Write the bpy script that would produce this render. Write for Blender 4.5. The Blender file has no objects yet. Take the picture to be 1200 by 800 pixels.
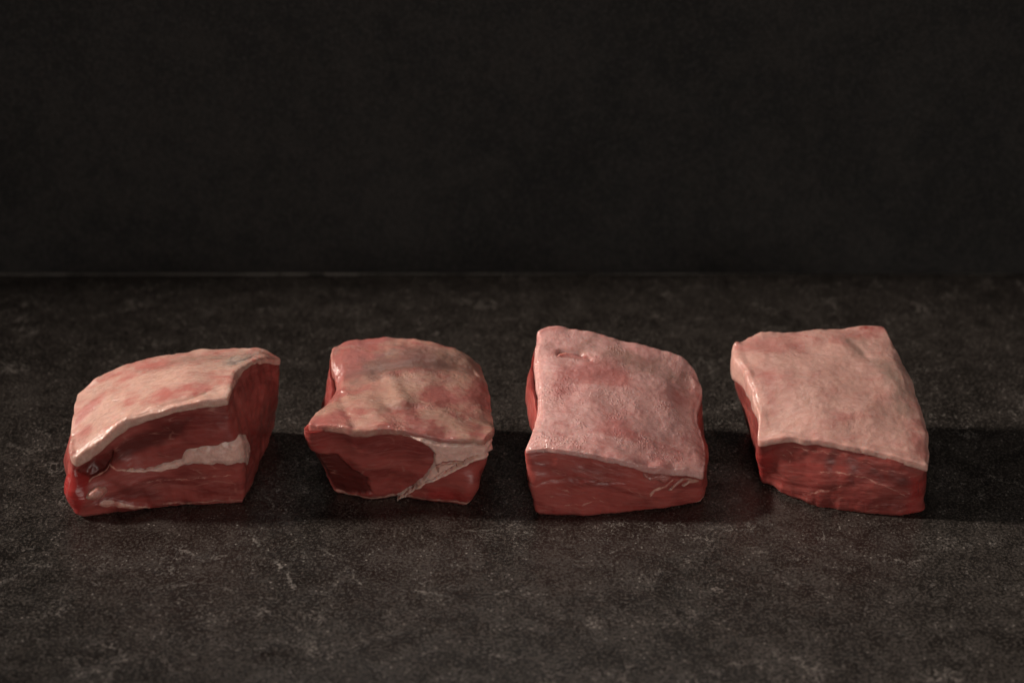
import bpy, math, random
import numpy as np
from mathutils import Vector

# ------------------------------------------------------------------ camera, world, lamps, exposure
scene = bpy.context.scene
PITCH = math.radians(28.0)
CAM = np.array((0.0, -0.687, 0.449))
FPX = 2239.0                                   # focal length in pixels of the 1200 px wide photograph
cam_data = bpy.data.cameras.new('camera')
cam = bpy.data.objects.new('camera', cam_data)
scene.collection.objects.link(cam)
cam.location = CAM
cam.rotation_euler = (math.pi / 2 - PITCH, 0, 0)
cam_data.sensor_width = 36.0
cam_data.lens = 36.0 * FPX / 1200.0
cam_data.clip_start = 0.01
cam_data.clip_end = 50.0
cam_data.dof.use_dof = True
cam_data.dof.focus_distance = 0.815
cam_data.dof.aperture_fstop = 6.3
scene.camera = cam

world = bpy.data.worlds.new('World')
scene.world = world
world.use_nodes = True
wb = world.node_tree.nodes['Background']
wb.inputs[0].default_value = (1.0, 0.93, 0.86, 1)
wb.inputs[1].default_value = 0.015

def area_lamp(name, loc, aim, sx, sy, power, col):
    l = bpy.data.lights.new(name, 'AREA')
    l.shape = 'RECTANGLE'; l.size = sx; l.size_y = sy
    l.energy = power; l.color = col
    o = bpy.data.objects.new(name, l)
    scene.collection.objects.link(o)
    o.location = loc
    d = Vector(aim) - Vector(loc)
    o.rotation_euler = d.to_track_quat('-Z', 'Y').to_euler()
    return o

def spot_lamp(name, loc, aim, cone, radius, power, col):
    l = bpy.data.lights.new(name, 'SPOT')
    l.spot_size = math.radians(cone); l.spot_blend = 1.0; l.shadow_soft_size = radius
    l.energy = power; l.color = col
    o = bpy.data.objects.new(name, l)
    scene.collection.objects.link(o)
    o.location = loc
    o.rotation_euler = (Vector(aim) - Vector(loc)).to_track_quat('-Z', 'Y').to_euler()
    return o

spot_lamp('key_spot', (-1.84, 0.22, 1.15), (0.15, 0.0, 0.0), 17.5, 0.10, 300.0, (1.0, 0.90, 0.80))
area_lamp('fill_softbox', (0.35, -1.5, 0.52), (0.06, -0.05, 0.0), 0.7, 0.5, 8.0, (1.0, 0.90, 0.82))

area_lamp('top_softbox', (-0.05, 0.62, 1.25), (0.0, 0.0, 0.02), 0.5, 0.3, 2.1, (1.0, 0.93, 0.86))

scene.cycles.use_denoising = True
scene.cycles.use_adaptive_sampling = True
scene.cycles.adaptive_threshold = 0.025
scene.cycles.max_bounces = 5
scene.cycles.diffuse_bounces = 3
scene.cycles.glossy_bounces = 3
scene.cycles.denoiser = 'OPENIMAGEDENOISE'
scene.cycles.denoising_prefilter = 'ACCURATE'
vs = scene.view_settings
vs.view_transform = 'Standard'
vs.look = 'None'
vs.exposure = 0.0
vs.gamma = 1.0
vs.use_curve_mapping = False

# ------------------------------------------------------------------ numeric helpers
cp, sp = math.cos(PITCH), math.sin(PITCH)
RIGHT = np.array((1.0, 0, 0)); FWD = np.array((0, cp, -sp)); UP = np.array((0, sp, cp))

def ray(px, py):
    return FWD + RIGHT * ((px - 600.0) / FPX) + UP * ((400.0 - py) / FPX)
def at_depth(px, py, Y):
    r = ray(px, py); return CAM + r * ((Y - CAM[1]) / r[1])
def at_height(px, py, z=0.0):
    r = ray(px, py); return CAM + r * ((z - CAM[2]) / r[2])
def to_photo(P):
    d = P - CAM
    w = d @ FWD
    return np.stack((600 + FPX * (d @ RIGHT) / w, 400 - FPX * (d @ UP) / w), -1)

def _hash(ix, iy, iz, seed):
    h = (ix.astype(np.uint32) * np.uint32(374761393) + iy.astype(np.uint32) * np.uint32(668265263)
         + iz.astype(np.uint32) * np.uint32(2147483647 - 58) + np.uint32(seed * 1013904223 % 4294967296))
    h = (h ^ (h >> np.uint32(13))) * np.uint32(1274126177)
    h = (h ^ (h >> np.uint32(16))) * np.uint32(2246822519)
    h = h ^ (h >> np.uint32(15))
    return (h >> np.uint32(7)) & np.uint32(15)
ROT = np.linalg.qr(np.array(((0.62, -0.51, 0.53), (0.41, 0.77, -0.49), (-0.63, 0.55, 0.61))))[0]
GRADS = np.array([(1, 1, 0), (-1, 1, 0), (1, -1, 0), (-1, -1, 0), (1, 0, 1), (-1, 0, 1), (1, 0, -1), (-1, 0, -1),
                  (0, 1, 1), (0, -1, 1), (0, 1, -1), (0, -1, -1), (1, 1, 0), (-1, 1, 0), (0, -1, 1), (0, -1, -1)], float)
def vnoise(P, scale, seed=0):
    with np.errstate(over='ignore'):
        Q = P * scale + 1000.0 + seed * 3.71
        i = np.floor(Q).astype(np.int64); f = Q - i
        w = f * f * f * (f * (f * 6 - 15) + 10)
        r = 0
        for dx in (0, 1):
            wx = w[..., 0] if dx else 1 - w[..., 0]
            for dy in (0, 1):
                wy = w[..., 1] if dy else 1 - w[..., 1]
                for dz in (0, 1):
                    wz = w[..., 2] if dz else 1 - w[..., 2]
                    g = GRADS[_hash(i[..., 0] + dx, i[..., 1] + dy, i[..., 2] + dz, seed)]
                    r = r + wx * wy * wz * (g[..., 0] * (f[..., 0] - dx) + g[..., 1] * (f[..., 1] - dy) + g[..., 2] * (f[..., 2] - dz))
        return r * 1.5
def fbm(P, scale, octaves=4, seed=0, gain=0.5):
    r = 0; a = 1.0; n = 0
    for k in range(octaves):
        P = P @ ROT
        r = r + a * vnoise(P, scale * 2.03 ** k, seed + 17 * k); n += a; a *= gain
    return r / n
def sstep(a, b, x):
    t = np.clip((x - a) / (b - a), 0, 1); return t * t * (3 - 2 * t)

def spline(pts, n):
    """centripetal-like Catmull-Rom through pts, resampled to n+1 points of even spacing"""
    p = np.array(pts, float)
    q = np.vstack((2 * p[0] - p[1], p, 2 * p[-1] - p[-2]))
    out = []
    for i in range(1, len(q) - 2):
        t = np.linspace(0, 1, 24, endpoint=False)[:, None]
        a, b, c, d = q[i - 1], q[i], q[i + 1], q[i + 2]
        m1 = (c - a) * 0.5; m2 = (d - b) * 0.5
        L = np.linalg.norm(c - b)
        for m in (m1, m2):
            k = np.linalg.norm(m)
            if k > 1.2 * L: m *= 1.2 * L / k
        out.append((2 * t**3 - 3 * t**2 + 1) * b + (t**3 - 2 * t**2 + t) * m1 + (-2 * t**3 + 3 * t**2) * c + (t**3 - t**2) * m2)
    out = np.vstack(out + [q[-2][None]])
    s = np.r_[0, np.cumsum(np.linalg.norm(np.diff(out, axis=0), axis=1))]
    g = np.linspace(0, s[-1], n + 1)
    return np.stack([np.interp(g, s, out[:, k]) for k in range(3)], -1)

def smooth_loop(L, it):
    for _ in range(it):
        L = 0.5 * L + 0.25 * (np.roll(L, 1, 0) + np.roll(L, -1, 0))
    return L
def loop_out(L):
    T = np.roll(L, -3, 0) - np.roll(L, 3, 0)
    o = np.stack((T[:, 1], -T[:, 0], np.zeros(len(L))), -1)
    o = smooth_loop(o, 12)
    return o / np.maximum(np.linalg.norm(o, axis=1, keepdims=True), 1e-9)
def knots(s, pts):
    """periodic (4) linear-smooth interpolation of values at knots along the loop"""
    pts = sorted(pts)
    xs = [p[0] for p in pts]; ys = [p[1] for p in pts]
    xs = [xs[-1] - 4] + xs + [xs[0] + 4]; ys = [ys[-1]] + ys + [ys[0]]
    return np.interp(s, xs, ys)

def coons(loop, n):
    """grid (n+1, n+1, 3) [v, u] from a closed loop of 4n points: front L>R, right F>B, back R>L, left B>F"""
    lp = np.vstack((loop, loop[:1]))
    F = lp[0:n + 1]; R = lp[n:2 * n + 1]; B = lp[2 * n:3 * n + 1][::-1]; Lf = lp[3 * n:4 * n + 1][::-1]
    u = np.linspace(0, 1, n + 1)[None, :, None]; v = np.linspace(0, 1, n + 1)[:, None, None]
    return ((1 - v) * F[None] + v * B[None] + (1 - u) * Lf[:, None] + u * R[:, None]
            - ((1 - u) * (1 - v) * F[0] + u * (1 - v) * F[-1] + (1 - u) * v * B[0] + u * v * B[-1]))

def lid_index(n, ring0, inner0):
    """vertex index grid of a lid whose border is the ring starting at ring0 and whose inside starts at inner0"""
    I = np.zeros((n + 1, n + 1), np.int64)
    r = ring0 + np.arange(4 * n)
    I[0, :n] = r[:n]; I[:n, n] = r[n:2 * n]; I[n, n:0:-1] = r[2 * n:3 * n]; I[n:0:-1, 0] = r[3 * n:]
    I[1:n, 1:n] = inner0 + np.arange((n - 1) ** 2).reshape(n - 1, n - 1)
    return I
def quads(I):
    return np.stack((I[:-1, :-1], I[:-1, 1:], I[1:, 1:], I[1:, :-1]), -1).reshape(-1, 4)

def vert_normals(V, Q):
    d1 = V[Q[:, 2]] - V[Q[:, 0]]; d2 = V[Q[:, 3]] - V[Q[:, 1]]
    fn = np.cross(d1, d2)
    N = np.zeros_like(V)
    for k in range(Q.shape[1]):
        np.add.at(N, Q[:, k], fn)
    return N / np.maximum(np.linalg.norm(N, axis=1, keepdims=True), 1e-15)

def make_mesh(name, V, Q, mat, parent=None, attrs=None):
    me = bpy.data.meshes.new(name)
    nv, nq = len(V), len(Q)
    me.vertices.add(nv); me.vertices.foreach_set('co', np.ascontiguousarray(V, np.float32).ravel())
    me.loops.add(nq * 4); me.loops.foreach_set('vertex_index', np.ascontiguousarray(Q, np.int32).ravel())
    me.polygons.add(nq)
    me.polygons.foreach_set('loop_start', np.arange(0, nq * 4, 4, dtype=np.int32))
    me.polygons.foreach_set('use_smooth', np.ones(nq, bool))
    me.update(calc_edges=True)
    for k, a in (attrs or {}).items():
        if a.ndim == 1:
            me.attributes.new(k, 'FLOAT', 'POINT').data.foreach_set('value', np.ascontiguousarray(a, np.float32))
        else:
            me.attributes.new(k, 'FLOAT_VECTOR', 'POINT').data.foreach_set('vector', np.ascontiguousarray(a, np.float32).ravel())
    me.materials.append(mat)
    o = bpy.data.objects.new(name, me)
    scene.collection.objects.link(o)
    if parent is not None:
        o.parent = parent
        o.matrix_parent_inverse = parent.matrix_world.inverted()
    return o

# ------------------------------------------------------------------ materials
class NT:
    def __init__(s, name):
        s.m = bpy.data.materials.new(name); s.m.use_nodes = True
        s.t = s.m.node_tree; s.b = s.t.nodes['Principled BSDF']
    def n(s, kind, inp=None, **kw):
        x = s.t.nodes.new(kind)
        for k, v in kw.items(): setattr(x, k, v)
        for k, v in (inp or {}).items(): s.set(x.inputs[k], v)
        return x
    def set(s, sock, v):
        if isinstance(v, bpy.types.NodeSocket): s.t.links.new(v, sock)
        elif isinstance(v, (tuple, list)) and len(v) == 3 and sock.type == 'RGBA': sock.default_value = (*v, 1)
        else: sock.default_value = v
    def attr(s, name): return s.n('ShaderNodeAttribute', attribute_name=name)
    def noise(s, vec, scale, detail=4, rough=0.55, dist=0.0):
        return s.n('ShaderNodeTexNoise', {'Vector': vec, 'Scale': scale, 'Detail': detail, 'Roughness': rough, 'Distortion': dist}).outputs[0]
    def ramp(s, v, stops):
        r = s.n('ShaderNodeValToRGB', {'Fac': v}); e = r.color_ramp.elements
        while len(e) < len(stops): e.new(0.5)
        for i, (p, c) in enumerate(stops):
            e[i].position = p; e[i].color = (*c, 1) if len(c) == 3 else c
        return r.outputs[0]
    def mix(s, f, a, b, mode='MIX'):
        x = s.n('ShaderNodeMix', data_type='RGBA', blend_type=mode)
        s.set(x.inputs[0], f); s.set(x.inputs[6], a); s.set(x.inputs[7], b); return x.outputs[2]
    def math(s, op, a, b=0.0, c=0.0, clamp=False):
        x = s.n('ShaderNodeMath', operation=op, use_clamp=clamp)
        s.set(x.inputs[0], a); s.set(x.inputs[1], b); s.set(x.inputs[2], c); return x.outputs[0]
    def rng(s, v, a, b, c=0.0, d=1.0):
        return s.n('ShaderNodeMapRange', {0: v, 1: a, 2: b, 3: c, 4: d}, interpolation_type='SMOOTHSTEP').outputs[0]
    def mapping(s, vec, scale=(1, 1, 1), rot=(0, 0, 0)):
        return s.n('ShaderNodeMapping', {'Vector': vec, 'Scale': scale, 'Rotation': rot}).outputs[0]
    def bump(s, h, dist, strength=1.0, normal=None):
        x = s.n('ShaderNodeBump', {'Height': h, 'Distance': dist, 'Strength': strength})
        if normal is not None: s.set(x.inputs['Normal'], normal)
        return x.outputs[0]

def fat_material(name, pale, pink, grey, wet=0.36, gran=0.3):
    t = NT(name)
    co = t.n('ShaderNodeTexCoord').outputs['Object']
    a_pink = t.attr('pink').outputs['Fac']; a_grey = t.attr('grey').outputs['Fac']; a_red = t.attr('red').outputs['Fac']
    n1 = t.noise(t.mapping(co, (0.55, 1.25, 1), (0, 0, 0.35)), 105, 7, 0.68, 1.0)
    n2 = t.noise(co, 480, 5, 0.7, 0.5); n3 = t.noise(co, 1700, 3, 0.6)
    pale2 = tuple(c * k for c, k in zip(pale, (0.84, 0.78, 0.78)))
    col = t.mix(t.rng(n2, 0.36, 0.64), pale2, pale)
    fp = t.math('ADD', t.math('MULTIPLY', a_pink, 0.75), t.math('MULTIPLY', t.math('SUBTRACT', n1, 0.47), 1.8))
    fp = t.math('ADD', fp, t.math('MULTIPLY', t.math('SUBTRACT', n2, 0.5), 1.1))
    col = t.mix(t.rng(fp, 0.12, 0.85), col, pink)
    fg = t.math('ADD', t.math('MULTIPLY', a_grey, 0.8), t.math('MULTIPLY', t.math('SUBTRACT', t.noise(co, 140, 6, 0.68, 0.8), 0.47), 1.5))
    col = t.mix(t.rng(fg, 0.2, 1.0, 0, 0.8), col, grey)
    fr = t.math('ADD', a_red, t.math('MULTIPLY', t.math('SUBTRACT', n2, 0.5), 0.5))
    col = t.mix(t.rng(fr, 0.3, 0.9), col, (0.30, 0.055, 0.045))
    col = t.mix(t.rng(n3, 0.54, 0.72, 0, 0.3), col, pink)
    # granules of fat
    vg = t.n('ShaderNodeTexVoronoi', {'Vector': co,
                                      'Scale': 1000.0, 'Smoothness': 0.7}, feature='SMOOTH_F1').outputs[0]
    gm = t.rng(t.noise(co, 75, 5, 0.7), 0.48, 0.7)
    granule = t.math('MULTIPLY', t.rng(vg, 0.1, 0.6, 1, 0), gm)
    col = t.mix(t.math('MULTIPLY', granule, 0.3 * gran), col, tuple(min(1, c * 1.15) for c in pale))
    t.set(t.b.inputs['Base Color'], col)
    t.set(t.b.inputs['Roughness'], t.rng(n1, 0.3, 0.7, wet - 0.06, wet + 0.14))
    t.b.inputs['Subsurface Weight'].default_value = 0.45
    t.b.inputs['Subsurface Radius'].default_value = (1.0, 0.36, 0.24)
    t.b.inputs['Subsurface Scale'].default_value = 0.004
    t.b.inputs['Specular IOR Level'].default_value = 0.5
    t.set(t.b.inputs['Coat Weight'], t.rng(t.noise(co, 80, 3, 0.6), 0.40, 0.60, 0.12, 0.75))
    t.b.inputs['Coat Roughness'].default_value = 0.12
    t.set(t.b.inputs['Coat Normal'], t.bump(t.math('ADD', t.noise(co, 520, 3, 0.6, 0.5), t.noise(co, 150, 2)), 0.0011, 0.9))
    wr = t.noise(t.mapping(co, (1, 2.0, 1), (0, 0, 0.4)), 130, 4, 0.58, 0.5)
    h = t.math('ADD', t.math('MULTIPLY', wr, 0.5), t.math('MULTIPLY', n3, 0.05))
    h = t.math('ADD', h, t.math('MULTIPLY', n2, 0.16))
    h = t.math('ADD', h, t.math('MULTIPLY', granule, gran))
    t.set(t.b.inputs['Normal'], t.bump(h, 0.0009, 0.9))
    return t.m

def lean_material(name, base, deep, light, ang=0.15):
    t = NT(name)
    st = t.attr('surf').outputs['Vector']            # (metres round the block, metres up, block seed)
    co = t.n('ShaderNodeTexCoord').outputs['Object']
    rot = t.mapping(st, (1, 1, 1), (0, 0, ang))
    f1 = t.noise(t.mapping(rot, (55, 380, 5)), 1.0, 5, 0.62, 0.9)
    f2 = t.noise(t.mapping(rot, (190, 1400, 5)), 1.0, 3, 0.6, 0.6)
    b1 = t.noise(t.mapping(rot, (30, 75, 3)), 1.0, 4, 0.55, 0.8); g = t.noise(co, 1300, 3, 0.6)
    col = t.mix(t.rng(b1, 0.38, 0.62), base, deep)
    col = t.mix(t.rng(f1, 0.46, 0.72, 0, 0.42), col, light)
    col = t.mix(t.rng(f2, 0.45, 0.75, 0, 0.3), col, light)
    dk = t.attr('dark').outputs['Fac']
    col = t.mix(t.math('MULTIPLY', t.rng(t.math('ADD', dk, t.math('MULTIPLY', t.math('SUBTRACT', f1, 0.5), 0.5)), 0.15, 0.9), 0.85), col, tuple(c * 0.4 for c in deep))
    bl = t.attr('blood_glow').outputs['Fac']
    col = t.mix(t.math('MULTIPLY', bl, 0.85, clamp=True), col, (0.34, 0.03, 0.028))
    fat = t.attr('fat').outputs['Fac']
    ff = t.math('ADD', fat, t.math('MULTIPLY', t.math('SUBTRACT', t.noise(co, 420, 4, 0.6), 0.5), 0.7))
    col = t.mix(t.rng(ff, 0.35, 0.75), col, t.mix(t.rng(t.noise(co, 300, 4), 0.35, 0.65), (0.60, 0.34, 0.275), (0.45, 0.17, 0.14)))
    # marbling threads along the fibre
    mv = t.n('ShaderNodeTexVoronoi', {'Vector': t.mapping(rot, (60, 330, 4)), 'Scale': 1.0, 'Randomness': 1.0}, feature='DISTANCE_TO_EDGE').outputs[0]
    mm = t.math('MULTIPLY', t.rng(mv, 0.0, 0.05, 1, 0), t.rng(t.noise(co, 120, 3), 0.5, 0.68))
    col = t.mix(t.math('MULTIPLY', mm, 0.5), col, (0.48, 0.22, 0.18))
    t.set(t.b.inputs['Base Color'], col)
    t.set(t.b.inputs['Roughness'], t.math('SUBTRACT', t.rng(f1, 0.3, 0.7, 0.28, 0.42), t.math('MULTIPLY', bl, 0.12)))
    t.b.inputs['Subsurface Weight'].default_value = 0.38
    t.b.inputs['Subsurface Radius'].default_value = (1.0, 0.18, 0.13)
    t.b.inputs['Subsurface Scale'].default_value = 0.0045
    t.b.inputs['Specular IOR Level'].default_value = 0.32
    h = t.math('ADD', t.math('MULTIPLY', f1, 1.0), t.math('MULTIPLY', f2, 0.4))
    h = t.math('ADD', h, t.math('MULTIPLY', g, 0.18))
    t.set(t.b.inputs['Normal'], t.bump(h, 0.00022, 0.8))
    return t.m

def stone_material(name, lo, hi, fleck, rough, scale=1.0, bump=0.0006, veins=True, grain=0.6, mott=0.5):
    t = NT(name)
    co = t.n('ShaderNodeTexCoord').outputs['Object']
    n1 = t.noise(co, 14 * scale, 6, 0.65, 0.7); n2 = t.noise(co, 75 * scale, 6, 0.72, 0.5); n3 = t.noise(co, 800 * scale, 4, 0.75)
    f = t.math('ADD', t.math('MULTIPLY', n1, mott), t.math('MULTIPLY', n2, 1 - mott))
    col = t.mix(t.rng(f, 0.38, 0.62), lo, hi)
    col = t.mix(t.rng(n3, 0.50, 0.62, 0.0, grain), col, tuple(c * 2.0 for c in hi))
    col = t.mix(t.rng(n3, 0.38, 0.48, grain, 0.0), col, tuple(c * 0.3 for c in lo))
    cells = t.n('ShaderNodeTexVoronoi', {'Vector': co, 'Scale': 850.0 * scale}, feature='F1')
    rnd = t.n('ShaderNodeSeparateColor', {0: cells.outputs['Color']}).outputs[0]
    spk = t.math('MULTIPLY', t.rng(rnd, 0.86, 0.97), t.rng(n2, 0.46, 0.62, 0.15, 1.0))
    spk = t.math('MULTIPLY', spk, t.rng(cells.outputs['Distance'], 0.25, 0.5, 1, 0))
    col = t.mix(t.math('MULTIPLY', spk, grain), col, fleck)
    h = t.math('ADD', t.math('MULTIPLY', n3, 0.5), t.math('MULTIPLY', n2, 0.6))
    h = t.math('ADD', h, t.math('MULTIPLY', spk, 0.4))
    if veins:
        wv = t.n('ShaderNodeVectorMath', {0: co, 1: t.n('ShaderNodeVectorMath', {0: t.n('ShaderNodeTexNoise', {'Vector': co, 'Scale': 110 * scale, 'Detail': 5.0, 'Roughness': 0.7}).outputs['Color'], 1: (0.022, 0.022, 0.022)}, operation='MULTIPLY').outputs[0]}, operation='ADD').outputs[0]
        v1 = t.n('ShaderNodeTexVoronoi', {'Vector': wv, 'Scale': 34 * scale}, feature='DISTANCE_TO_EDGE').outputs[0]
        v2 = t.n('ShaderNodeTexVoronoi', {'Vector': wv, 'Scale': 150 * scale}, feature='DISTANCE_TO_EDGE').outputs[0]
        m1 = t.math('MULTIPLY', t.rng(v1, 0.0, 0.018, 0.9, 0), t.rng(t.noise(co, 24 * scale, 4, 0.6), 0.54, 0.66))
        m2 = t.math('MULTIPLY', t.rng(v2, 0.0, 0.11, 1.0, 0), t.rng(t.noise(co, 34 * scale, 5, 0.7), 0.55, 0.69))
        vn = t.math('MULTIPLY', t.math('MAXIMUM', m1, m2), t.rng(n3, 0.42, 0.56, 0.05, 1.0))
        av = t.attr('vein').outputs['Fac']
        vn = t.math('MAXIMUM', vn, t.math('MULTIPLY', av, t.rng(n3, 0.40, 0.56, 0.05, 0.8)))
        col = t.mix(t.math('MULTIPLY', vn, 0.8, clamp=True), col, fleck)
        dk = t.attr('crack').outputs['Fac']
        col = t.mix(t.math('MULTIPLY', dk, 0.85), col, tuple(c * 0.25 for c in lo))
        h = t.math('ADD', h, t.math('MULTIPLY', vn, 0.3))
    t.set(t.b.inputs['Base Color'], col)
    t.set(t.b.inputs['Roughness'], t.rng(n2, 0.3, 0.7, rough - 0.06, rough + 0.1))
    t.b.inputs['Specular IOR Level'].default_value = 0.5
    t.set(t.b.inputs['Normal'], t.bump(h, bump, 0.9))
    return t.m

M_TABLE = stone_material('dark_stone_worktop', (0.0120, 0.0100, 0.0088), (0.037, 0.0312, 0.0275), (0.30, 0.262, 0.235), 0.17, 1.0, 0.0004, True, 0.75, 0.3)
M_WALL = stone_material('dark_wall', (0.0004, 0.0004, 0.0005), (0.0205, 0.0183, 0.0168), (0.06, 0.055, 0.05), 0.8, 0.8, 0.0009, False, 0.5, 0.38)
M_JOINT = stone_material('joint_line', (0.06, 0.054, 0.049), (0.22, 0.20, 0.18), (0.3, 0.28, 0.26), 0.5, 1.0, 0.0004, False, 0.4, 0.9)

# ------------------------------------------------------------------ setting: worktop, wall, joint
JOINT_Y = at_height(600, 321)[1]
def worktop():
    xs = np.concatenate((np.linspace(-0.62, -0.26, 60, endpoint=False), np.linspace(-0.26, 0.02, 640, endpoint=False), np.linspace(0.02, 0.62, 160)))
    ys = np.concatenate((np.linspace(-0.26, -0.085, 60, endpoint=False), np.linspace(-0.085, 0.0, 190, endpoint=False), np.linspace(0.0, JOINT_Y, 140)))
    X, Y = np.meshgrid(xs, ys)
    P = np.stack((X, Y, np.zeros_like(X)), -1)
    vein = np.zeros_like(X); crack = np.zeros_like(X)
    wid = 0.0006 + 0.0011 * sstep(-.1, .6, fbm(np.stack((X, Y, X * 0), -1), 60, 3, 77))
    W = P[..., :2] + 0.002 * np.stack((fbm(P, 170, 5, 5, .6), fbm(P, 170, 5, 6, .6)), -1)
    cracks = [([(290, 622), (318, 648), (334, 668), (344, 690)], 1.0), ([(372, 640), (400, 655), (426, 690)], .7),
              ([(470, 690), (520, 694), (560, 699), (592, 692), (616, 685)], .9), ([(204, 640), (240, 655), (265, 650)], .5),
              ([(600, 690), (616, 686)], .9), ([(180, 690), (240, 680), (300, 700), (380, 705)], .45),
              ([(10, 520), (40, 528), (80, 520)], .5), ([(880, 640), (900, 652)], .6), ([(1085, 650), (1130, 658)], .4),
              ([(0, 660), (60, 662)], .4), ([(540, 620), (580, 622), (600, 615)], .6)]
    for pts, w in cracks:
        q = np.array([at_height(a, b)[:2] for a, b in pts])
        for a, b in zip(q[:-1], q[1:]):
            d = b - a
            t = np.clip(((W - a) @ d) / (d @ d), 0, 1)
            dist = np.linalg.norm(W - a - t[..., None] * d, axis=-1)
            vein = np.maximum(vein, w * sstep(wid, wid * .3, dist)); crack = np.maximum(crack, (w > .6) * sstep(0.00055, 0.00025, np.abs(dist - 0.2 * wid)))
    vein *= sstep(-0.35, 0.2, fbm(P, 150, 3, 9)); crack *= sstep(-.1, .2, fbm(P, 90, 3, 19))
    P[..., 2] = 0.00016 * fbm(P, 55, 3, 3) - 0.00022
    I = np.arange(P.shape[0] * P.shape[1]).reshape(P.shape[:2])
    V = P.reshape(-1, 3)
    # slab edge: front and sides folded down 3 cm
    rim = np.concatenate((I[0, :], I[1:, -1], I[-1, -2::-1], I[-2:0:-1, 0]))
    low = V[rim] * np.array((1, 1, 0)) - np.array((0, 0, 0.03))
    b0 = len(V); V = np.vstack((V, low)); k = len(rim)
    j = np.arange(k)
    side = np.stack((rim[j], b0 + j, b0 + (j + 1) % k, rim[(j + 1) % k]), -1)
    att = np.zeros(len(V)); att[:b0] = vein.ravel(); att2 = np.zeros(len(V)); att2[:b0] = crack.ravel()
    o = make_mesh('stone_worktop', V, np.vstack((quads(I), side)), M_TABLE, None, {'vein': att, 'crack': att2})
    o['kind'] = 'structure'; o['label'] = 'dark grey stone worktop with fine pale veins'
worktop()

def box(name, lo, hi, mat, bev=0.0):
    import bmesh
    bm = bmesh.new(); bmesh.ops.create_cube(bm, size=1)
    for v in bm.verts:
        v.co = Vector([(lo[i] + hi[i]) / 2 + v.co[i] * (hi[i] - lo[i]) for i in range(3)])
    if bev: bmesh.ops.bevel(bm, geom=bm.edges[:], offset=bev, segments=2, affect='EDGES')
    me = bpy.data.meshes.new(name); bm.to_mesh(me); bm.free(); me.materials.append(mat)
    o = bpy.data.objects.new(name, me); scene.collection.objects.link(o); return o
w = box('back_wall', (-0.9, JOINT_Y + 0.002, -0.03), (0.9, JOINT_Y + 0.03, 0.36), M_WALL, 0.001)
w['kind'] = 'structure'; w['label'] = 'nearly black mottled wall behind the worktop'

bead = box('pale_joint_line', (-0.62, JOINT_Y - 0.0012, -0.001), (0.30, JOINT_Y + 0.0015, 0.0006), M_JOINT, 0.0003)
for v_ in bead.data.vertices:
    if v_.co.x > 0.1 and v_.co.z > -0.0005: v_.co.z -= 0.0014
bead['kind'] = 'structure'; bead['label'] = 'thin pale joint line where worktop meets the wall'

# ------------------------------------------------------------------ meat blocks
N = 150            # grid steps per side of the loop
NT_SIDE = 110      # grid steps from base to rim
S = np.arange(4 * N) / N

def edge_loop(corners, edges, fn):
    FL, FR, BR, BL = corners
    seq = [[FL] + edges[0] + [FR], [FR] + edges[1] + [BR], [BR] + edges[2] + [BL], [BL] + edges[3] + [FL]]
    out = []
    for e in seq:
        out.append(spline([fn(p) for p in e], N)[:-1])
    return np.vstack(out)

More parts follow.
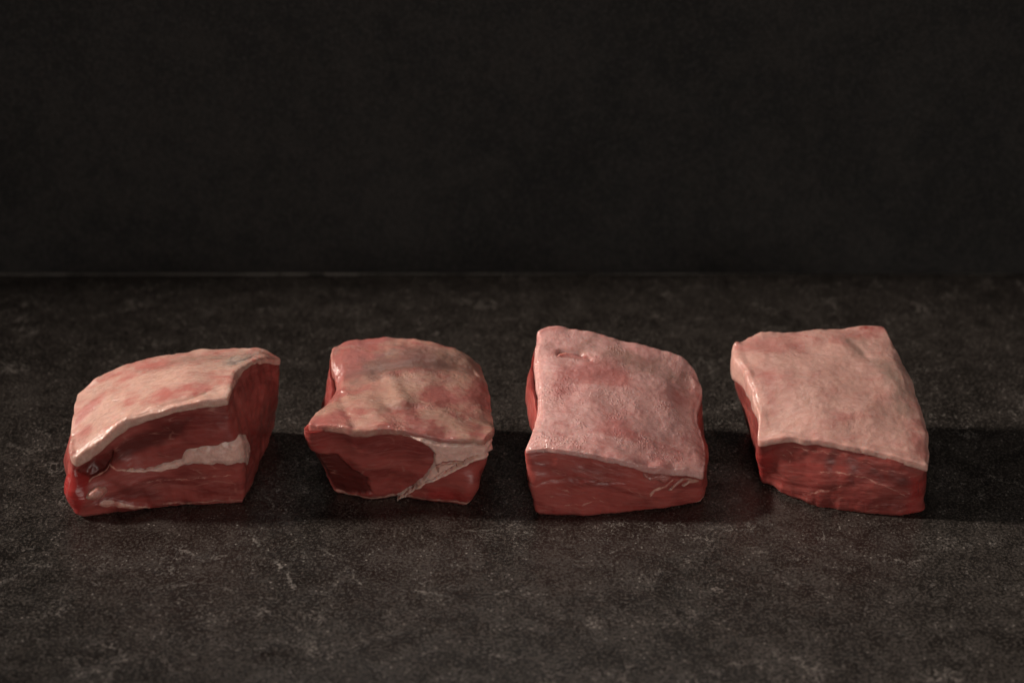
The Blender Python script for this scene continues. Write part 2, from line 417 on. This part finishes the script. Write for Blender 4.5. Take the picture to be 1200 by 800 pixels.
class Block:
    def __init__(b, name, label, seed, cap_c, cap_e, base_c, base_e, thk, bulges, lip=None, cap_bumps=(), jag=1.0, dome=0.0028):
        b.seed = seed
        L = edge_loop(cap_c, cap_e, lambda p: at_depth(*p))
        B = edge_loop(base_c, base_e, lambda p: at_height(*p))
        th = smooth_loop(knots(S, thk)[:, None], 30)[:, 0]
        hi = knots(S, [(0, 0), (1, 0), (1.35, 1), (2, 1), (3, 1), (3.65, 1), (3.999, 0.0)])
        L = L - np.array((0, 0, 1)) * (th * hi)[:, None]
        L = smooth_loop(L, 5); B = smooth_loop(B, 12)
        # ragged cut edge
        oL = loop_out(L)
        L = L + oL * (0.0009 * jag * fbm(L, 85, 3, seed + 1))[:, None] + np.array((0, 0, 1)) * (0.0008 * jag * fbm(L, 100, 3, seed + 2))[:, None]
        B = B + loop_out(B) * (0.0014 * fbm(B, 110, 4, seed + 3))[:, None]
        b.L, b.B, b.th = L, B, th
        cx = B.mean(0); cx[2] = 0
        b.root = bpy.data.objects.new(name, None); scene.collection.objects.link(b.root)
        b.root.location = cx; b.root.empty_display_size = 0.03
        bpy.context.view_layer.update()
        b.root['label'] = label; b.root['category'] = 'raw meat'; b.root['group'] = 'row of raw meat blocks on the worktop'
        # ---------------- lean body
        t = np.linspace(0, 1, NT_SIDE + 1)
        top = L - oL * 0.0004 + np.array((0, 0, 0.0010))
        oB = loop_out(0.5 * (L + B))
        Bs, Ts = smooth_loop(B, 26), smooth_loop(top, 26)
        Gs = Bs[None] * (1 - t)[:, None, None] + Ts[None] * t[:, None, None]
        G = Gs + (B - Bs)[None] * np.exp(-(t / 0.2) ** 2)[:, None, None] + (top - Ts)[None] * np.exp(-((1 - t) / 0.2) ** 2)[:, None, None]
        bump = 0.0007 * np.sin(np.pi * t)[:, None] * np.ones(len(S))[None]
        for (s0, t0, ds, dt, amt) in bulges:
            d = (S - s0 + 2) % 4 - 2
            bump = bump + amt * np.exp(-(d / ds) ** 2)[None] * np.exp(-((t - t0) / dt) ** 2)[:, None] * sstep(0, 0.12, t)[:, None]
        # rounded bottom arris
        bump = bump - 0.0012 * np.exp(-(t / 0.035) ** 2)[:, None]
        G = G + oB[None] * bump[..., None]
        env = sstep(0, 0.06, t)[:, None]
        dn = 0.0011 * fbm(G, 55, 3, seed + 5) + 0.00022 * fbm(G * np.array((1, 1, 2.2)), 170, 4, seed + 6)
        G = G + oB[None] * (dn * (0.35 + 0.65 * env))[..., None]
        G[..., 2] = np.maximum(G[..., 2], 0.0)
        b.G = G
        nring = 4 * N
        V = [G.reshape(-1, 3)]
        I = np.arange((NT_SIDE + 1) * nring).reshape(NT_SIDE + 1, nring)
        I2 = np.hstack((I, I[:, :1]))
        Q = [quads(I2)]
        n0 = (NT_SIDE + 1) * nring
        lt = coons(G[-1], N)
        uu = np.linspace(0, 1, N + 1); uu = np.minimum(uu, 1 - uu)
        lt[..., 2] -= 0.006 * sstep(0, 0.15, np.minimum(uu[:, None], uu[None, :])) ** 0.5
        V.append(lt[1:N, 1:N].reshape(-1, 3))
        Q.append(quads(lid_index(N, NT_SIDE * nring, n0)))
        n1 = n0 + (N - 1) ** 2
        lb = coons(G[0], N); V.append(lb[1:N, 1:N].reshape(-1, 3))
        Q.append(quads(lid_index(N, 0, n1))[:, ::-1])
        b.V = np.vstack(V); b.Q = np.vstack(Q)
        b.Nn = vert_normals(b.V, b.Q)
        b.nside = n0
        per = np.r_[0, np.cumsum(np.linalg.norm(np.diff(0.5 * (L + B), axis=0), axis=1))]
        surf = np.zeros((len(b.V), 3))
        hh = np.linalg.norm(top - B, axis=1).mean()
        surf[:n0, 0] = np.broadcast_to(per[None], (NT_SIDE + 1, nring)).ravel()
        surf[:n0, 1] = np.broadcast_to((t * hh)[:, None], (NT_SIDE + 1, nring)).ravel()
        surf[n0:, :2] = b.V[n0:, :2]
        surf[:, 2] = seed * 0.37
        b.surf = surf
        b.att = {k: np.zeros(len(b.V)) for k in ('fat', 'dark', 'blood_glow')}
        # front face sample positions for measuring marks
        b.front = np.r_[np.arange(-22, N + 22)] % nring
        # ---------------- cap
        prof = [(-0.55, 0.03), (-0.06, 0.0), (0.0, 0.03), (0.015, 0.2), (0.02, 0.4), (0.02, 0.6), (0.01, 0.78), (-0.03, 0.9), (-0.11, 0.97), (-0.25, 1.0)]
        thn = th * (1 + 0.24 * fbm(L, 90, 3, seed + 11))
        oW = np.minimum(thn, 0.006)
        rings = []
        for (o, z) in prof:
            extra = (lip(S) if lip else 0.0)
            R = L + oL * (o * oW + 0.0002 + extra * max(0, o * 5))[:, None] + np.array((0, 0, 1)) * (z * thn)[:, None]
            rings.append(R)
        CV = [np.vstack(rings)]
        CI = np.arange(len(prof) * nring).reshape(len(prof), nring)
        CQ = [quads(np.hstack((CI, CI[:, :1])))]
        lraw = coons(smooth_loop(rings[-1], 6), N); lid = coons(smooth_loop(rings[-1], 900), N)
        u = np.linspace(0, 1, N + 1)[None, :]; v = np.linspace(0, 1, N + 1)[:, None]
        inn = np.clip(np.minimum(np.minimum(u, 1 - u), np.minimum(v, 1 - v)) / 0.06, 0, 1)
        near = np.minimum(np.minimum(u, 1 - u), np.minimum(v, 1 - v))
        kk = np.exp(-(near / 0.045) ** 1.5)[..., None]
        lid = lraw * kk + lid * (1 - kk)
        hgt = dome * (16 * u * (1 - u) * v * (1 - v)) ** 0.7
        for (u0, v0, du, dv, amt) in cap_bumps:
            hgt = hgt + amt * np.exp(-((u - u0) / du) ** 2 - ((v - v0) / dv) ** 2)
        hgt = hgt + inn * (0.0013 * fbm(lid, 36, 2, seed + 20) + 0.00028 * fbm(lid, 130, 3, seed + 21) + 0.0001 * fbm(lid, 420, 3, seed + 22))
        lid[..., 2] += hgt
        b.lid = lid
        c0 = len(prof) * nring
        CV.append(lid[1:N, 1:N].reshape(-1, 3))
        LI = lid_index(N, (len(prof) - 1) * nring, c0); CQ.append(quads(LI))
        c1 = c0 + (N - 1) ** 2
        CV.append(coons(rings[0], N)[1:N, 1:N].reshape(-1, 3))
        CQ.append(quads(lid_index(N, 0, c1))[:, ::-1])
        b.CV = np.vstack(CV); b.CQ = np.vstack(CQ); b.LI = LI; b.c0 = c0
        rim = b.CV[:c0]
        b.CV[:c0] += (vert_normals(b.CV, b.CQ)[:c0]) * (0.0003 * fbm(rim, 140, 3, seed + 23))[:, None]
        b.catt = {k: np.zeros(len(b.CV)) for k in ('pink', 'grey', 'red')}
        b.catt['pink'][:7 * nring] = -0.1

    # marks measured on the photograph, turned into points on the block's own surface
    def _find(b, pts, V, cand):
        pr = to_photo(V[cand]); vn = []
        for p in pts:
            vn.append(cand[np.argmin(((pr - np.array(p)) ** 2).sum(1))])
        return np.array(vn)
    def side_pts(b, pts):
        cand = (np.arange(4, NT_SIDE + 1)[:, None] * 4 * N + b.front[None]).ravel()
        return b.surf_uv(b._find(pts, b.V, cand))
    def surf_uv(b, idx):
        i = idx % (4 * N); tt = idx // (4 * N)
        x = np.where(i > 3 * N, i - 4 * N, i) / N
        return np.stack((x * b.wf, tt / NT_SIDE * b.hf), -1)
    @property
    def wf(b): return np.linalg.norm(b.L[N] - b.L[0])
    @property
    def hf(b): return np.linalg.norm(b.L[N // 2] - b.B[N // 2])
    def side_grid(b):
        x = np.where(np.arange(4 * N) > 3.5 * N, np.arange(4 * N) - 4 * N, np.arange(4 * N)) / N * b.wf
        y = np.linspace(0, 1, NT_SIDE + 1) * b.hf
        X, Y = np.meshgrid(x, y)
        g = b.V[:b.nside].reshape(NT_SIDE + 1, 4 * N, 3)
        j = np.stack((X, Y), -1)
        j = j + 0.0012 * np.stack((fbm(g, 190, 3, b.seed + 31, .5), fbm(g, 190, 3, b.seed + 32, .5)), -1)
        return j
    def stroke(b, pts, widths, jitter=1.0):
        """soft distance (1 inside, 0 outside) of a drawn band with half-widths in metres on the side surface"""
        q = b.side_pts(pts); g = b.side_grid()
        best = np.full(g.shape[:2], -1e9)
        for k in range(len(q) - 1):
            a, d = q[k], q[k + 1] - q[k]
            t = np.clip(((g - a) @ d) / max(d @ d, 1e-12), 0, 1)
            w = widths[k] + (widths[k + 1] - widths[k]) * t
            dist = np.linalg.norm(g - a - t[..., None] * d, axis=-1)
            best = np.maximum(best, 1 - dist / w)
        return best
    def poly(b, pts, soft=0.001):
        q = b.side_pts(pts); g = b.side_grid()
        return poly_mask(g, q, soft)
    def add(b, key, m):
        a = b.att[key][:b.nside].reshape(NT_SIDE + 1, 4 * N)
        a[:] = np.maximum(a, m)
    def push(b, m):
        b.V[:b.nside] += b.Nn[:b.nside] * m.reshape(-1, 1)
    def strip(b, name, m, height, mat, pink=0.0, thresh=-0.3):
        """a raised piece of its own lying on the side surface where m > thresh"""
        mm = m.ravel()
        prof = height * (1.3 * sstep(-0.25, 0.7, mm) - 0.35)
        Nn = b.Nn[:b.nside]
        V = b.V[:b.nside] + Nn * (prof + 0.0004 * fbm(b.V[:b.nside], 240, 3, b.seed + 41) * np.clip(mm * 4, 0, 1))[:, None]
        nr = 4 * N
        I = np.arange(b.nside).reshape(NT_SIDE + 1, nr); q = quads(np.hstack((I, I[:, :1])))
        keep = (mm[q] > thresh).all(1); q = q[keep]
        used = np.unique(q); mp = np.full(b.nside, -1); mp[used] = np.arange(len(used))
        # closed piece: outer skin, inner skin a little below, edge strip left inside the meat
        Vo = V[used]; Vi = b.V[used] - Nn[used] * 0.0012
        qo = mp[q]; qi = mp[q][:, ::-1] + len(used)
        att = {'pink': np.full(2 * len(used), pink), 'grey': np.zeros(2 * len(used)), 'red': np.zeros(2 * len(used))}
        return make_mesh(name, np.vstack((Vo, Vi)), np.vstack((qo, qi)), mat, b.root, att)
    # cap marks in (u, v) of the cap's own grid
    def cap_uv(b, pts):
        pr = to_photo(b.lid.reshape(-1, 3)); out = []
        for p in pts:
            k = np.argmin(((pr - np.array(p)) ** 2).sum(1)); out.append(((k % (N + 1)) / N, (k // (N + 1)) / N))
        return np.array(out)
    def cap_blob(b, key, pts, rad, amt, rough=0.6):
        q = b.cap_uv(pts)
        g = np.stack(np.meshgrid(np.linspace(0, 1, N + 1), np.linspace(0, 1, N + 1)), -1)
        best = np.full(g.shape[:2], 1e9)
        if len(q) == 1: best = np.linalg.norm(g - q[0], axis=-1)
        for a, c in zip(q[:-1], q[1:]):
            d = c - a; t = np.clip(((g - a) @ d) / max(d @ d, 1e-12), 0, 1)
            best = np.minimum(best, np.linalg.norm(g - a - t[..., None] * d, axis=-1))
        m = np.exp(-(best / rad) ** 2) * (1 + rough * fbm(b.lid, 110, 4, b.seed + 50 + len(key)))
        arr = b.catt[key]
        arr[b.LI.ravel()] = np.clip(arr[b.LI.ravel()] + amt * m.ravel(), -0.6, 1.2)
    def cap_push(b, pts, rad, amt):
        q = b.cap_uv(pts)
        g = np.stack(np.meshgrid(np.linspace(0, 1, N + 1), np.linspace(0, 1, N + 1)), -1)
        best = np.full(g.shape[:2], 1e9)
        for a, c in zip(q[:-1], q[1:]):
            d = c - a; t = np.clip(((g - a) @ d) / max(d @ d, 1e-12), 0, 1)
            best = np.minimum(best, np.linalg.norm(g - a - t[..., None] * d, axis=-1))
        m = amt * np.exp(-(best / rad) ** 2)
        inner = b.LI[1:N, 1:N].ravel()
        b.CV[inner, 2] += m[1:N, 1:N].ravel()
    def cap_noise(b, key, scale, lo, hi, amt, seed=0):
        arr = b.catt[key]
        arr += amt * sstep(lo, hi, fbm(b.CV, scale, 4, b.seed + 70 + seed))
    def build(b, lean, fat):
        b.att['surf'] = b.surf
        b.V[:, 2] = np.maximum(b.V[:, 2], 0.0)
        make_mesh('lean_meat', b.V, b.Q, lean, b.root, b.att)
        make_mesh('fat_cap', b.CV, b.CQ, fat, b.root, b.catt)

def poly_mask(g, q, soft):
    x, y = g[..., 0], g[..., 1]
    inside = np.zeros(x.shape, bool); dist = np.full(x.shape, 1e9)
    for a, c in zip(q, np.roll(q, -1, 0)):
        cond = (a[1] > y) != (c[1] > y)
        with np.errstate(divide='ignore', invalid='ignore'):
            xi = (c[0] - a[0]) * (y - a[1]) / (c[1] - a[1]) + a[0]
        inside ^= cond & (x < xi)
        d = c - a; t = np.clip(((g - a) @ d) / max(d @ d, 1e-12), 0, 1)
        dist = np.minimum(dist, np.linalg.norm(g - a - t[..., None] * d, axis=-1))
    sd = np.where(inside, dist, -dist)
    return sstep(-soft, soft, sd), sd

# ---- block beside the left edge: tall, sloping cap, white band of fat across the cut
LEAN = dict(base=(0.34, 0.070, 0.060), deep=(0.20, 0.034, 0.030), light=(0.42, 0.132, 0.112))
b1 = Block('meat_block', 'raw meat block with white fat band across its dark red cut front, leftmost in row', 11,
    [(83, 543, .001), (267, 474, .007), (328, 419, .062), (91, 460, .045)],
    [[(91, 547, -.001), (117, 531, .0), (146, 506, .002), (181, 490, .004), (221, 480, .005)],
     [(272, 460, .012), (279, 440, .028), (291, 428, .040), (308, 421, .052)],
     [(304, 407, .060), (268, 408, .062), (232, 410, .062), (175, 419, .060), (120, 437, .052)],
     [(84, 498, .022)]],
    [(95, 607), (288, 591), (322, 505), (112, 512)],
    [[(126, 603), (175, 597), (232, 593)], [(304, 550)], [(220, 500)], [(94, 560)]],
    [(0, .0065), (.2, .0070), (.45, .0048), (.7, .003), (.95, .0042), (1.1, .002), (1.6, .0015), (2, .003), (2.5, .004), (3, .005), (3.6, .006)],
    [(0.0, .45, .10, .38, .0036), (.15, .82, .10, .18, -.0065), (.45, .7, .25, .25, -.0018), (1.0, .45, .12, .4, .002), (1.5, .45, .3, .4, .003), (3.6, .5, .3, .4, .004)])
m = b1.stroke([(150, 552), (172, 550), (190, 547), (215, 541), (225, 534), (250, 533), (280, 526), (303, 523)], [.0006, .0012, .0019, .0021, .0034, .0046, .0054, .0062])
m_band1 = m
b1.add('fat', np.clip(b1.stroke([(128, 545), (150, 552), (172, 550)], [.0006, .0009, .001]) * 1.5, 0, .8))
b1.add('fat', np.clip(b1.stroke([(122, 589), (140, 590), (160, 594), (176, 594)], [.003, .0022, .0016, .0008]) * 2, 0, .75))
b1.add('fat', np.clip(b1.stroke([(190, 592), (240, 590), (284, 588)], [.0010, .0012, .0010]), 0, .6))
b1.add('fat', np.clip(b1.stroke([(160, 566), (220, 562), (270, 556)], [.0004, .0005, .0004]), 0, .55))
b1.add('fat', np.clip(b1.stroke([(105, 564), (114, 556), (124, 549), (130, 538)], [.0011, .0008, .0007, .0005]), 0, .75))
b1.add('blood_glow', b1.poly([(78, 562), (88, 549), (100, 553), (105, 562), (101, 572), (97, 592), (92, 606), (84, 590)], .0014)[0])
b1.add('dark', b1.poly([(112, 545), (128, 530), (150, 512), (185, 497), (225, 489), (215, 510), (170, 530), (135, 545), (118, 556)], .004)[0] * .8)  # darker upper muscle, with the shade under the cap overhang painted in
b1.add('dark', b1.poly([(98, 547), (118, 534), (133, 525), (137, 534), (123, 554), (108, 559)], .0045)[0] * .9)  # shade in the hollow under the lip, painted into the lean colour
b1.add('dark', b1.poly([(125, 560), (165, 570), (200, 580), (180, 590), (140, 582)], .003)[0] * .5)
b1.push(-.0022 * np.clip(b1.stroke([(94, 549), (108, 553), (120, 546), (131, 531)], [.0026, .0044, .0048, .0036]), 0, 1) ** 2.2)
b1.push(.0010 * np.clip(b1.stroke([(116, 590), (150, 592), (176, 594)], [.004, .003, .0015]), 0, 1))

# ---- second block: broad pale cap, fat draping down the right of the cut
b2 = Block('meat_block', 'raw meat block with brownish mottled cap and fat seam down its front, second from left', 23,
    [(363, 505, .007), (569, 521, .004), (563, 428, .066), (391, 407, .066)],
    [[(397, 507, .004), (420, 512, .002), (461, 508, .002), (490, 514, .001), (530, 520, .001)],
     [(578, 505, .016), (575, 480, .034), (571, 450, .052)],
     [(541, 411, .070), (501, 399, .072), (461, 396, .073), (412, 398, .071)],
     [(388, 425, .058), (395, 450, .044), (385, 470, .030), (371, 487, .018)]],
    [(391, 579), (548, 593), (562, 506), (398, 500)],
    [[(440, 586), (466, 584), (501, 588)], [(562, 558)], [(480, 498)], [(392, 540)]],
    [(0, .0035), (.3, .004), (.5, .0035), (.75, .0022), (1, .003), (1.4, .005), (2, .004), (2.6, .0035), (3, .004), (3.5, .005)],
    [(0.0, .82, .10, .3, .003), (.45, .6, .3, .3, .0015), (.97, .30, .08, .2, .003), (1.0, .62, .07, .12, -.002), (3.4, .7, .3, .35, .0065)])
dp, sd = b2.poly([(474, 502), (572, 508), (574, 528), (557, 532), (536, 541), (518, 553), (498, 566), (470, 580), (462, 582), (484, 567), (500, 553), (507, 541), (506, 530), (496, 520)], .0010)
m_drape2 = np.clip(sd / .0024, -1, 1)
b2.add('fat', np.clip(b2.stroke([(462, 582), (430, 586), (395, 580)], [.0016, .0012, .001]) * 2, 0, .8))
b2.add('fat', np.clip(b2.stroke([(470, 580), (510, 586), (548, 592)], [.0010, .0010, .0012]) * 1.5, 0, .7))
b2.add('fat', np.clip(b2.stroke([(545, 594), (556, 578), (563, 562)], [.0012, .0009, .0008]) * 1.5, 0, .7))
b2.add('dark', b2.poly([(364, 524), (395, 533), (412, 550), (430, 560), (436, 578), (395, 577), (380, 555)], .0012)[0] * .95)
b2.add('blood_glow', b2.poly([(500, 572), (548, 578), (545, 590), (502, 586)], .003)[0] * .7)
b2.add('blood_glow', b2.poly([(361, 508), (385, 509), (382, 524), (362, 520)], .003)[0] * .35)  # left corner: red glow of the side light painted into the colour
b2.push(-.0016 * dp * 0 - .0012 * b2.poly([(364, 524), (395, 533), (412, 550), (430, 560), (436, 578), (395, 577), (380, 555)], .0012)[0])

# ---- third block: pink wet cap with a slit
b3 = Block('meat_block', 'raw meat block with wet pink cap and small slit, third from left', 37,
    [(616, 532, .001), (823, 561, .005), (818, 440, .064), (630, 388, .070)],
    [[(652, 531, .0), (699, 539, -.001), (740, 547, -.001), (760, 554, .0), (784, 556, .001)],
     [(826, 533, .020), (821, 507, .034), (816, 480, .046), (822, 460, .055)],
     [(811, 429, .067), (793, 415, .070), (731, 398, .072), (684, 387, .073), (645, 382, .073)],
     [(627, 426, .052), (630, 460, .034), (629, 492, .018), (623, 514, .008)]],
    [(629, 603), (824, 589), (822, 505), (636, 500)],
    [[(668, 605), (715, 604), (762, 598)], [(828, 560)], [(730, 497)], [(630, 550)]],
    [(0, .0025), (.3, .0028), (.6, .0035), (1, .004), (1.4, .004), (2, .005), (2.6, .005), (3, .006), (3.5, .004)],
    [(0.0, .6, .10, .4, .0015), (1.5, .7, .2, .25, .002), (3.35, .75, .35, .3, .0042), (.5, .5, .3, .3, .0012)])
b3.add('dark', b3.poly([(618, 545), (650, 541), (700, 546), (738, 554), (740, 566), (700, 562), (650, 558), (620, 560)], .004)[0] * .35)
b3.add('fat', np.clip(b3.stroke([(622, 558), (670, 561), (720, 564)], [.0003, .0004, .0003]), 0, .5))
b3.push(-.0004 * np.clip(b3.stroke([(620, 559), (670, 562), (730, 566)], [.0010, .0012, .0008]), 0, 1))
m_vein3 = b3.stroke([(756, 556), (774, 560), (782, 558)], [.0015, .0024, .0018])
m_vein3b = b3.stroke([(786, 573), (800, 561), (816, 563), (800, 569)], [.0008, .0011, .0011, .0010])
b3.add('fat', np.clip(b3.stroke([(760, 582), (768, 574), (780, 570), (788, 562)], [.0004, .0010, .0009, .0008]) * 1.5, 0, .7))
b3.add('fat', np.clip(b3.stroke([(810, 592), (822, 586), (827, 576)], [.0010, .0012, .0012]) * 1.5, 0, .7))
for (x0, y0, x1, y1) in ((652, 572, 672, 578), (690, 580, 712, 588), (660, 592, 700, 588), (640, 578, 655, 584), (730, 570, 750, 578)):
    b3.add('fat', np.clip(b3.stroke([(x0, y0), ((x0 + x1) / 2, (y0 + y1) / 2 + 1), (x1, y1)], [.0002, .0005, .0002]), 0, .55))

# ---- fourth block: smooth pale cap with thick fat at its left side
b4 = Block('meat_block', 'raw meat block with smooth pale fat cap, thick on its side, rightmost in row', 53,
    [(890, 523, .013), (1087, 553, -.003), (1036, 381, .078), (858, 400, .070)],
    [[(912, 520, .011), (931, 519, .010), (978, 525, .006), (1026, 535, .002), (1058, 544, -.001)],
     [(1088, 530, .008), (1083, 494, .025), (1072, 457, .043), (1056, 422, .060)],
     [(1015, 381, .079), (994, 384, .078), (947, 386, .077), (892, 391, .075)],
     [(861, 418, .060), (872, 436, .048), (882, 462, .035), (889, 492, .022)]],
    [(892, 567), (1079, 602), (1052, 503), (878, 500)],
    [[(908, 574), (934, 587), (962, 595), (1010, 602), (1055, 605)], [(1074, 560)], [(970, 498)], [(884, 530)]],
    [(0, .0035), (.3, .0032), (.7, .0032), (1, .0035), (1.5, .003), (2, .003), (2.6, .005), (2.95, .012), (3.1, .013), (3.3, .009), (3.6, .006), (3.85, .0042)],
    [(1.0, .55, .05, .25, -.0025), (1.0, .12, .05, .12, .0015), (.5, .5, .4, .3, .001), (0, .6, .08, .3, .001)])
for pts, w in (([(920, 527), (928, 535), (925, 541)], .0006), ([(905, 530), (918, 534), (926, 543)], .0004), ([(960, 551), (1000, 556), (1040, 570), (1062, 582)], .0006), ([(945, 578), (965, 575), (985, 568)], .0008),
               ([(1010, 540), (1040, 552), (1070, 556)], .0004), ([(948, 560), (958, 566)], .0007), ([(925, 522), (950, 528), (980, 531)], .0006), ([(1064, 560), (1078, 556)], .0006)):
    b4.add('fat', np.clip(b4.stroke(pts, [w * .7] + [w] * (len(pts) - 2) + [w * .6]) * 1.2, 0, .52))
b4.add('dark', b4.poly([(930, 523), (980, 529), (1060, 550), (1076, 572), (1062, 580), (1040, 568), (1000, 553), (955, 545)], .003)[0] * .5)
b4.add('blood_glow', b4.poly([(889, 525), (908, 526), (906, 545), (893, 566), (886, 560)], .004)[0] * .75)  # red where the left light strikes this corner, painted in
b4.add('blood_glow', b4.poly([(1066, 555), (1086, 556), (1074, 590), (1078, 602), (1060, 602)], .003)[0] * .55)

# ---- cap colouring
b1.cap_blob('pink', [(195, 463), (238, 452)], .10, .95); b1.cap_blob('pink', [(130, 440), (178, 430)], .07, .8)
b1.cap_blob('pink', [(95, 490), (110, 470)], .07, .7); b1.cap_blob('red', [(222, 462), (246, 456)], .035, .55)
b1.cap_blob('grey', [(210, 422), (275, 418), (300, 412)], .12, .8); b1.cap_blob('pink', [(100, 505), (130, 500)], .06, .6)
b1.cap_push([(192, 474), (222, 466), (240, 460)], .022, -.0008)
b1.cap_noise('pink', 60, -.2, .4, .55); b1.catt['pink'] += .02
b2.cap_noise('pink', 55, -.4, .5, .75); b2.catt['pink'] += .3; b2.catt['grey'] += .2
b2.cap_blob('grey', [(440, 430), (490, 415)], .13, .9); b2.cap_blob('grey', [(500, 425), (560, 432)], .10, .6); b2.cap_blob('grey', [(410, 445), (430, 440)], .08, .5)
b2.cap_blob('grey', [(478, 480)], .07, .5); b2.cap_blob('pink', [(520, 418), (552, 425)], .06, -.9); b2.cap_blob('pink', [(470, 450), (460, 470)], .05, -.5)
b2.cap_blob('pink', [(500, 485), (540, 495)], .06, -.6); b2.cap_blob('red', [(475, 432), (560, 440)], .03, .35)
b2.cap_push([(440, 434), (500, 428), (556, 436)], .03, -.0010); b2.cap_push([(398, 462), (406, 480), (418, 503)], .035, -.0007)
b2.cap_push([(430, 470), (450, 500)], .06, .0012); b2.cap_push([(455, 440), (470, 470)], .05, .0010); b2.cap_push([(462, 478), (485, 476)], .04, -.0012)
b3.cap_noise('pink', 50, -.5, .5, .45); b3.catt['pink'] += .12
b3.cap_blob('grey', [(690, 405), (760, 430), (800, 445)], .14, .8); b3.cap_blob('pink', [(655, 440), (720, 440)], .10, .5); b3.cap_blob('red', [(650, 468), (662, 462)], .04, .35)
b3.cap_blob('pink', [(720, 500), (740, 510)], .08, .5); b3.cap_blob('pink', [(770, 500), (790, 490)], .08, -.6); b3.cap_blob('red', [(790, 455), (806, 458)], .035, .5)
b3.cap_blob('pink', [(635, 400), (640, 480), (630, 520)], .05, -.6)
b3.cap_push([(655, 416), (672, 417), (690, 421)], .009, -.0016); b3.cap_push([(658, 412), (668, 413), (678, 415)], .022, -.0030); b3.cap_blob('red', [(657, 414), (672, 415), (687, 418)], .02, .7)  # slit coloured dark red: inner meat, plus its shade painted in
b3.cap_push([(655, 470), (675, 445), (720, 440)], .05, -.0005)
b4.cap_noise('pink', 50, -.2, .6, .45); b4.catt['pink'] += .14
b4.cap_blob('pink', [(862, 404), (900, 408), (930, 405)], .07, .8); b4.cap_blob('red', [(1010, 384), (1036, 382)], .03, .7); b4.cap_blob('grey', [(1000, 402), (1040, 430), (1055, 470)], .10, .8)
b4.cap_blob('pink', [(900, 440), (905, 480)], .05, .5); b4.cap_blob('pink', [(1070, 500), (1078, 530)], .06, .6); b4.cap_blob('pink', [(960, 400), (1030, 392)], .05, .45)
b4.cap_push([(998, 400), (1006, 406), (1016, 418)], .03, -.0005)

LK = (1.0, 1.0, 1.06, 0.78)
LM = [lean_material('lean_meat_%d' % i, *(tuple(c * LK[i] for c in LEAN[k]) for k in ('base', 'deep', 'light')), a) for i, a in enumerate((0.10, -0.12, 0.16, -0.22))]
FM = [fat_material('fat_dry_pink', (0.62, 0.385, 0.315), (0.46, 0.165, 0.14), (0.33, 0.205, 0.165), 0.36, 0.12),
      fat_material('fat_brown_pink', (0.50, 0.295, 0.23), (0.36, 0.115, 0.10), (0.17, 0.088, 0.075), 0.3, 0.25),
      fat_material('fat_wet_pink', (0.68, 0.385, 0.355), (0.46, 0.17, 0.155), (0.33, 0.19, 0.155), 0.27, 0.4),
      fat_material('fat_pale', (0.58, 0.338, 0.285), (0.43, 0.175, 0.15), (0.31, 0.205, 0.165), 0.38, 0.1)]
M_SEAM = fat_material('fat_seam_white', (0.80, 0.50, 0.43), (0.62, 0.30, 0.25), (0.6, 0.38, 0.32), 0.33, 0.05)
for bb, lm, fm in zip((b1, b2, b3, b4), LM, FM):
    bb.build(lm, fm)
b1.strip('fat_seam', m_band1, .0013, M_SEAM)
g = b1.stroke([(112, 577), (116, 577)], [.0042, .0042]); b1.strip('gristle_knob', g, .0022, FM[0], .75)
b2.strip('fat_seam', m_drape2, .0020, M_SEAM)
b2.strip('sinew', b2.stroke([(566, 529), (556, 533), (540, 542), (524, 551), (500, 561), (480, 572), (468, 580)], [.0014, .0013, .0010, .0010, .0009, .0008, .0006]), .0030, M_SEAM)
b2.strip('sinew', b2.stroke([(512, 549), (511, 543), (518, 539), (532, 537), (541, 537)], [.0006, .0008, .0009, .0008, .0005]), .0032, FM[1], .3)
b3.strip('gristle_knob', m_vein3, .0012, FM[1], 1.0)
b3.strip('sinew', m_vein3b, .0007, FM[1], .5)

# ---- lifted flap of fat below the slit in the third block's cap
def flap(b, low, high, lift, mat):
    P = b.CV[b.LI].reshape(-1, 3); pr = to_photo(P)
    pick = lambda q: P[np.argmin(((pr - np.array(q)) ** 2).sum(1))]
    lo = spline([pick(q) for q in low], 30); hi = spline([pick(q) for q in high], 30)
    x = np.linspace(0, 1, 31); tall = np.sin(np.pi * x) ** 0.6
    v = np.linspace(0, 1, 9)[:, None, None]
    base = lo[None] * (1 - v) + hi[None] * v
    G = base.copy(); G[..., 2] += (v[..., 0] ** 1.3) * lift * tall[None] - 0.0003
    G[..., 2] += 0.0002 * fbm(G, 400, 2, 5)
    U = G.copy(); U[..., 2] -= 0.0009; U[..., 1] -= 0.0002
    n = 31 * 9; I = np.arange(n).reshape(9, 31)
    edge = np.concatenate((I[0, :], I[1:, -1], I[-1, -2::-1], I[-2:0:-1, 0])); k = np.arange(len(edge)); k2 = (k + 1) % len(edge)
    Q = np.vstack((quads(I), quads(I)[:, ::-1] + n, np.stack((edge[k], edge[k] + n, edge[k2] + n, edge[k2]), -1)))
    V = np.vstack((G.reshape(-1, 3), U.reshape(-1, 3))); z = np.zeros(len(V))
    make_mesh('fat_flap', V, Q, mat, b.root, {'pink': z + .8, 'grey': z - .5, 'red': z})
flap(b3, [(653, 421), (664, 429), (680, 431), (692, 425)], [(653, 417), (665, 418), (680, 421), (692, 423)], .0026, FM[2])
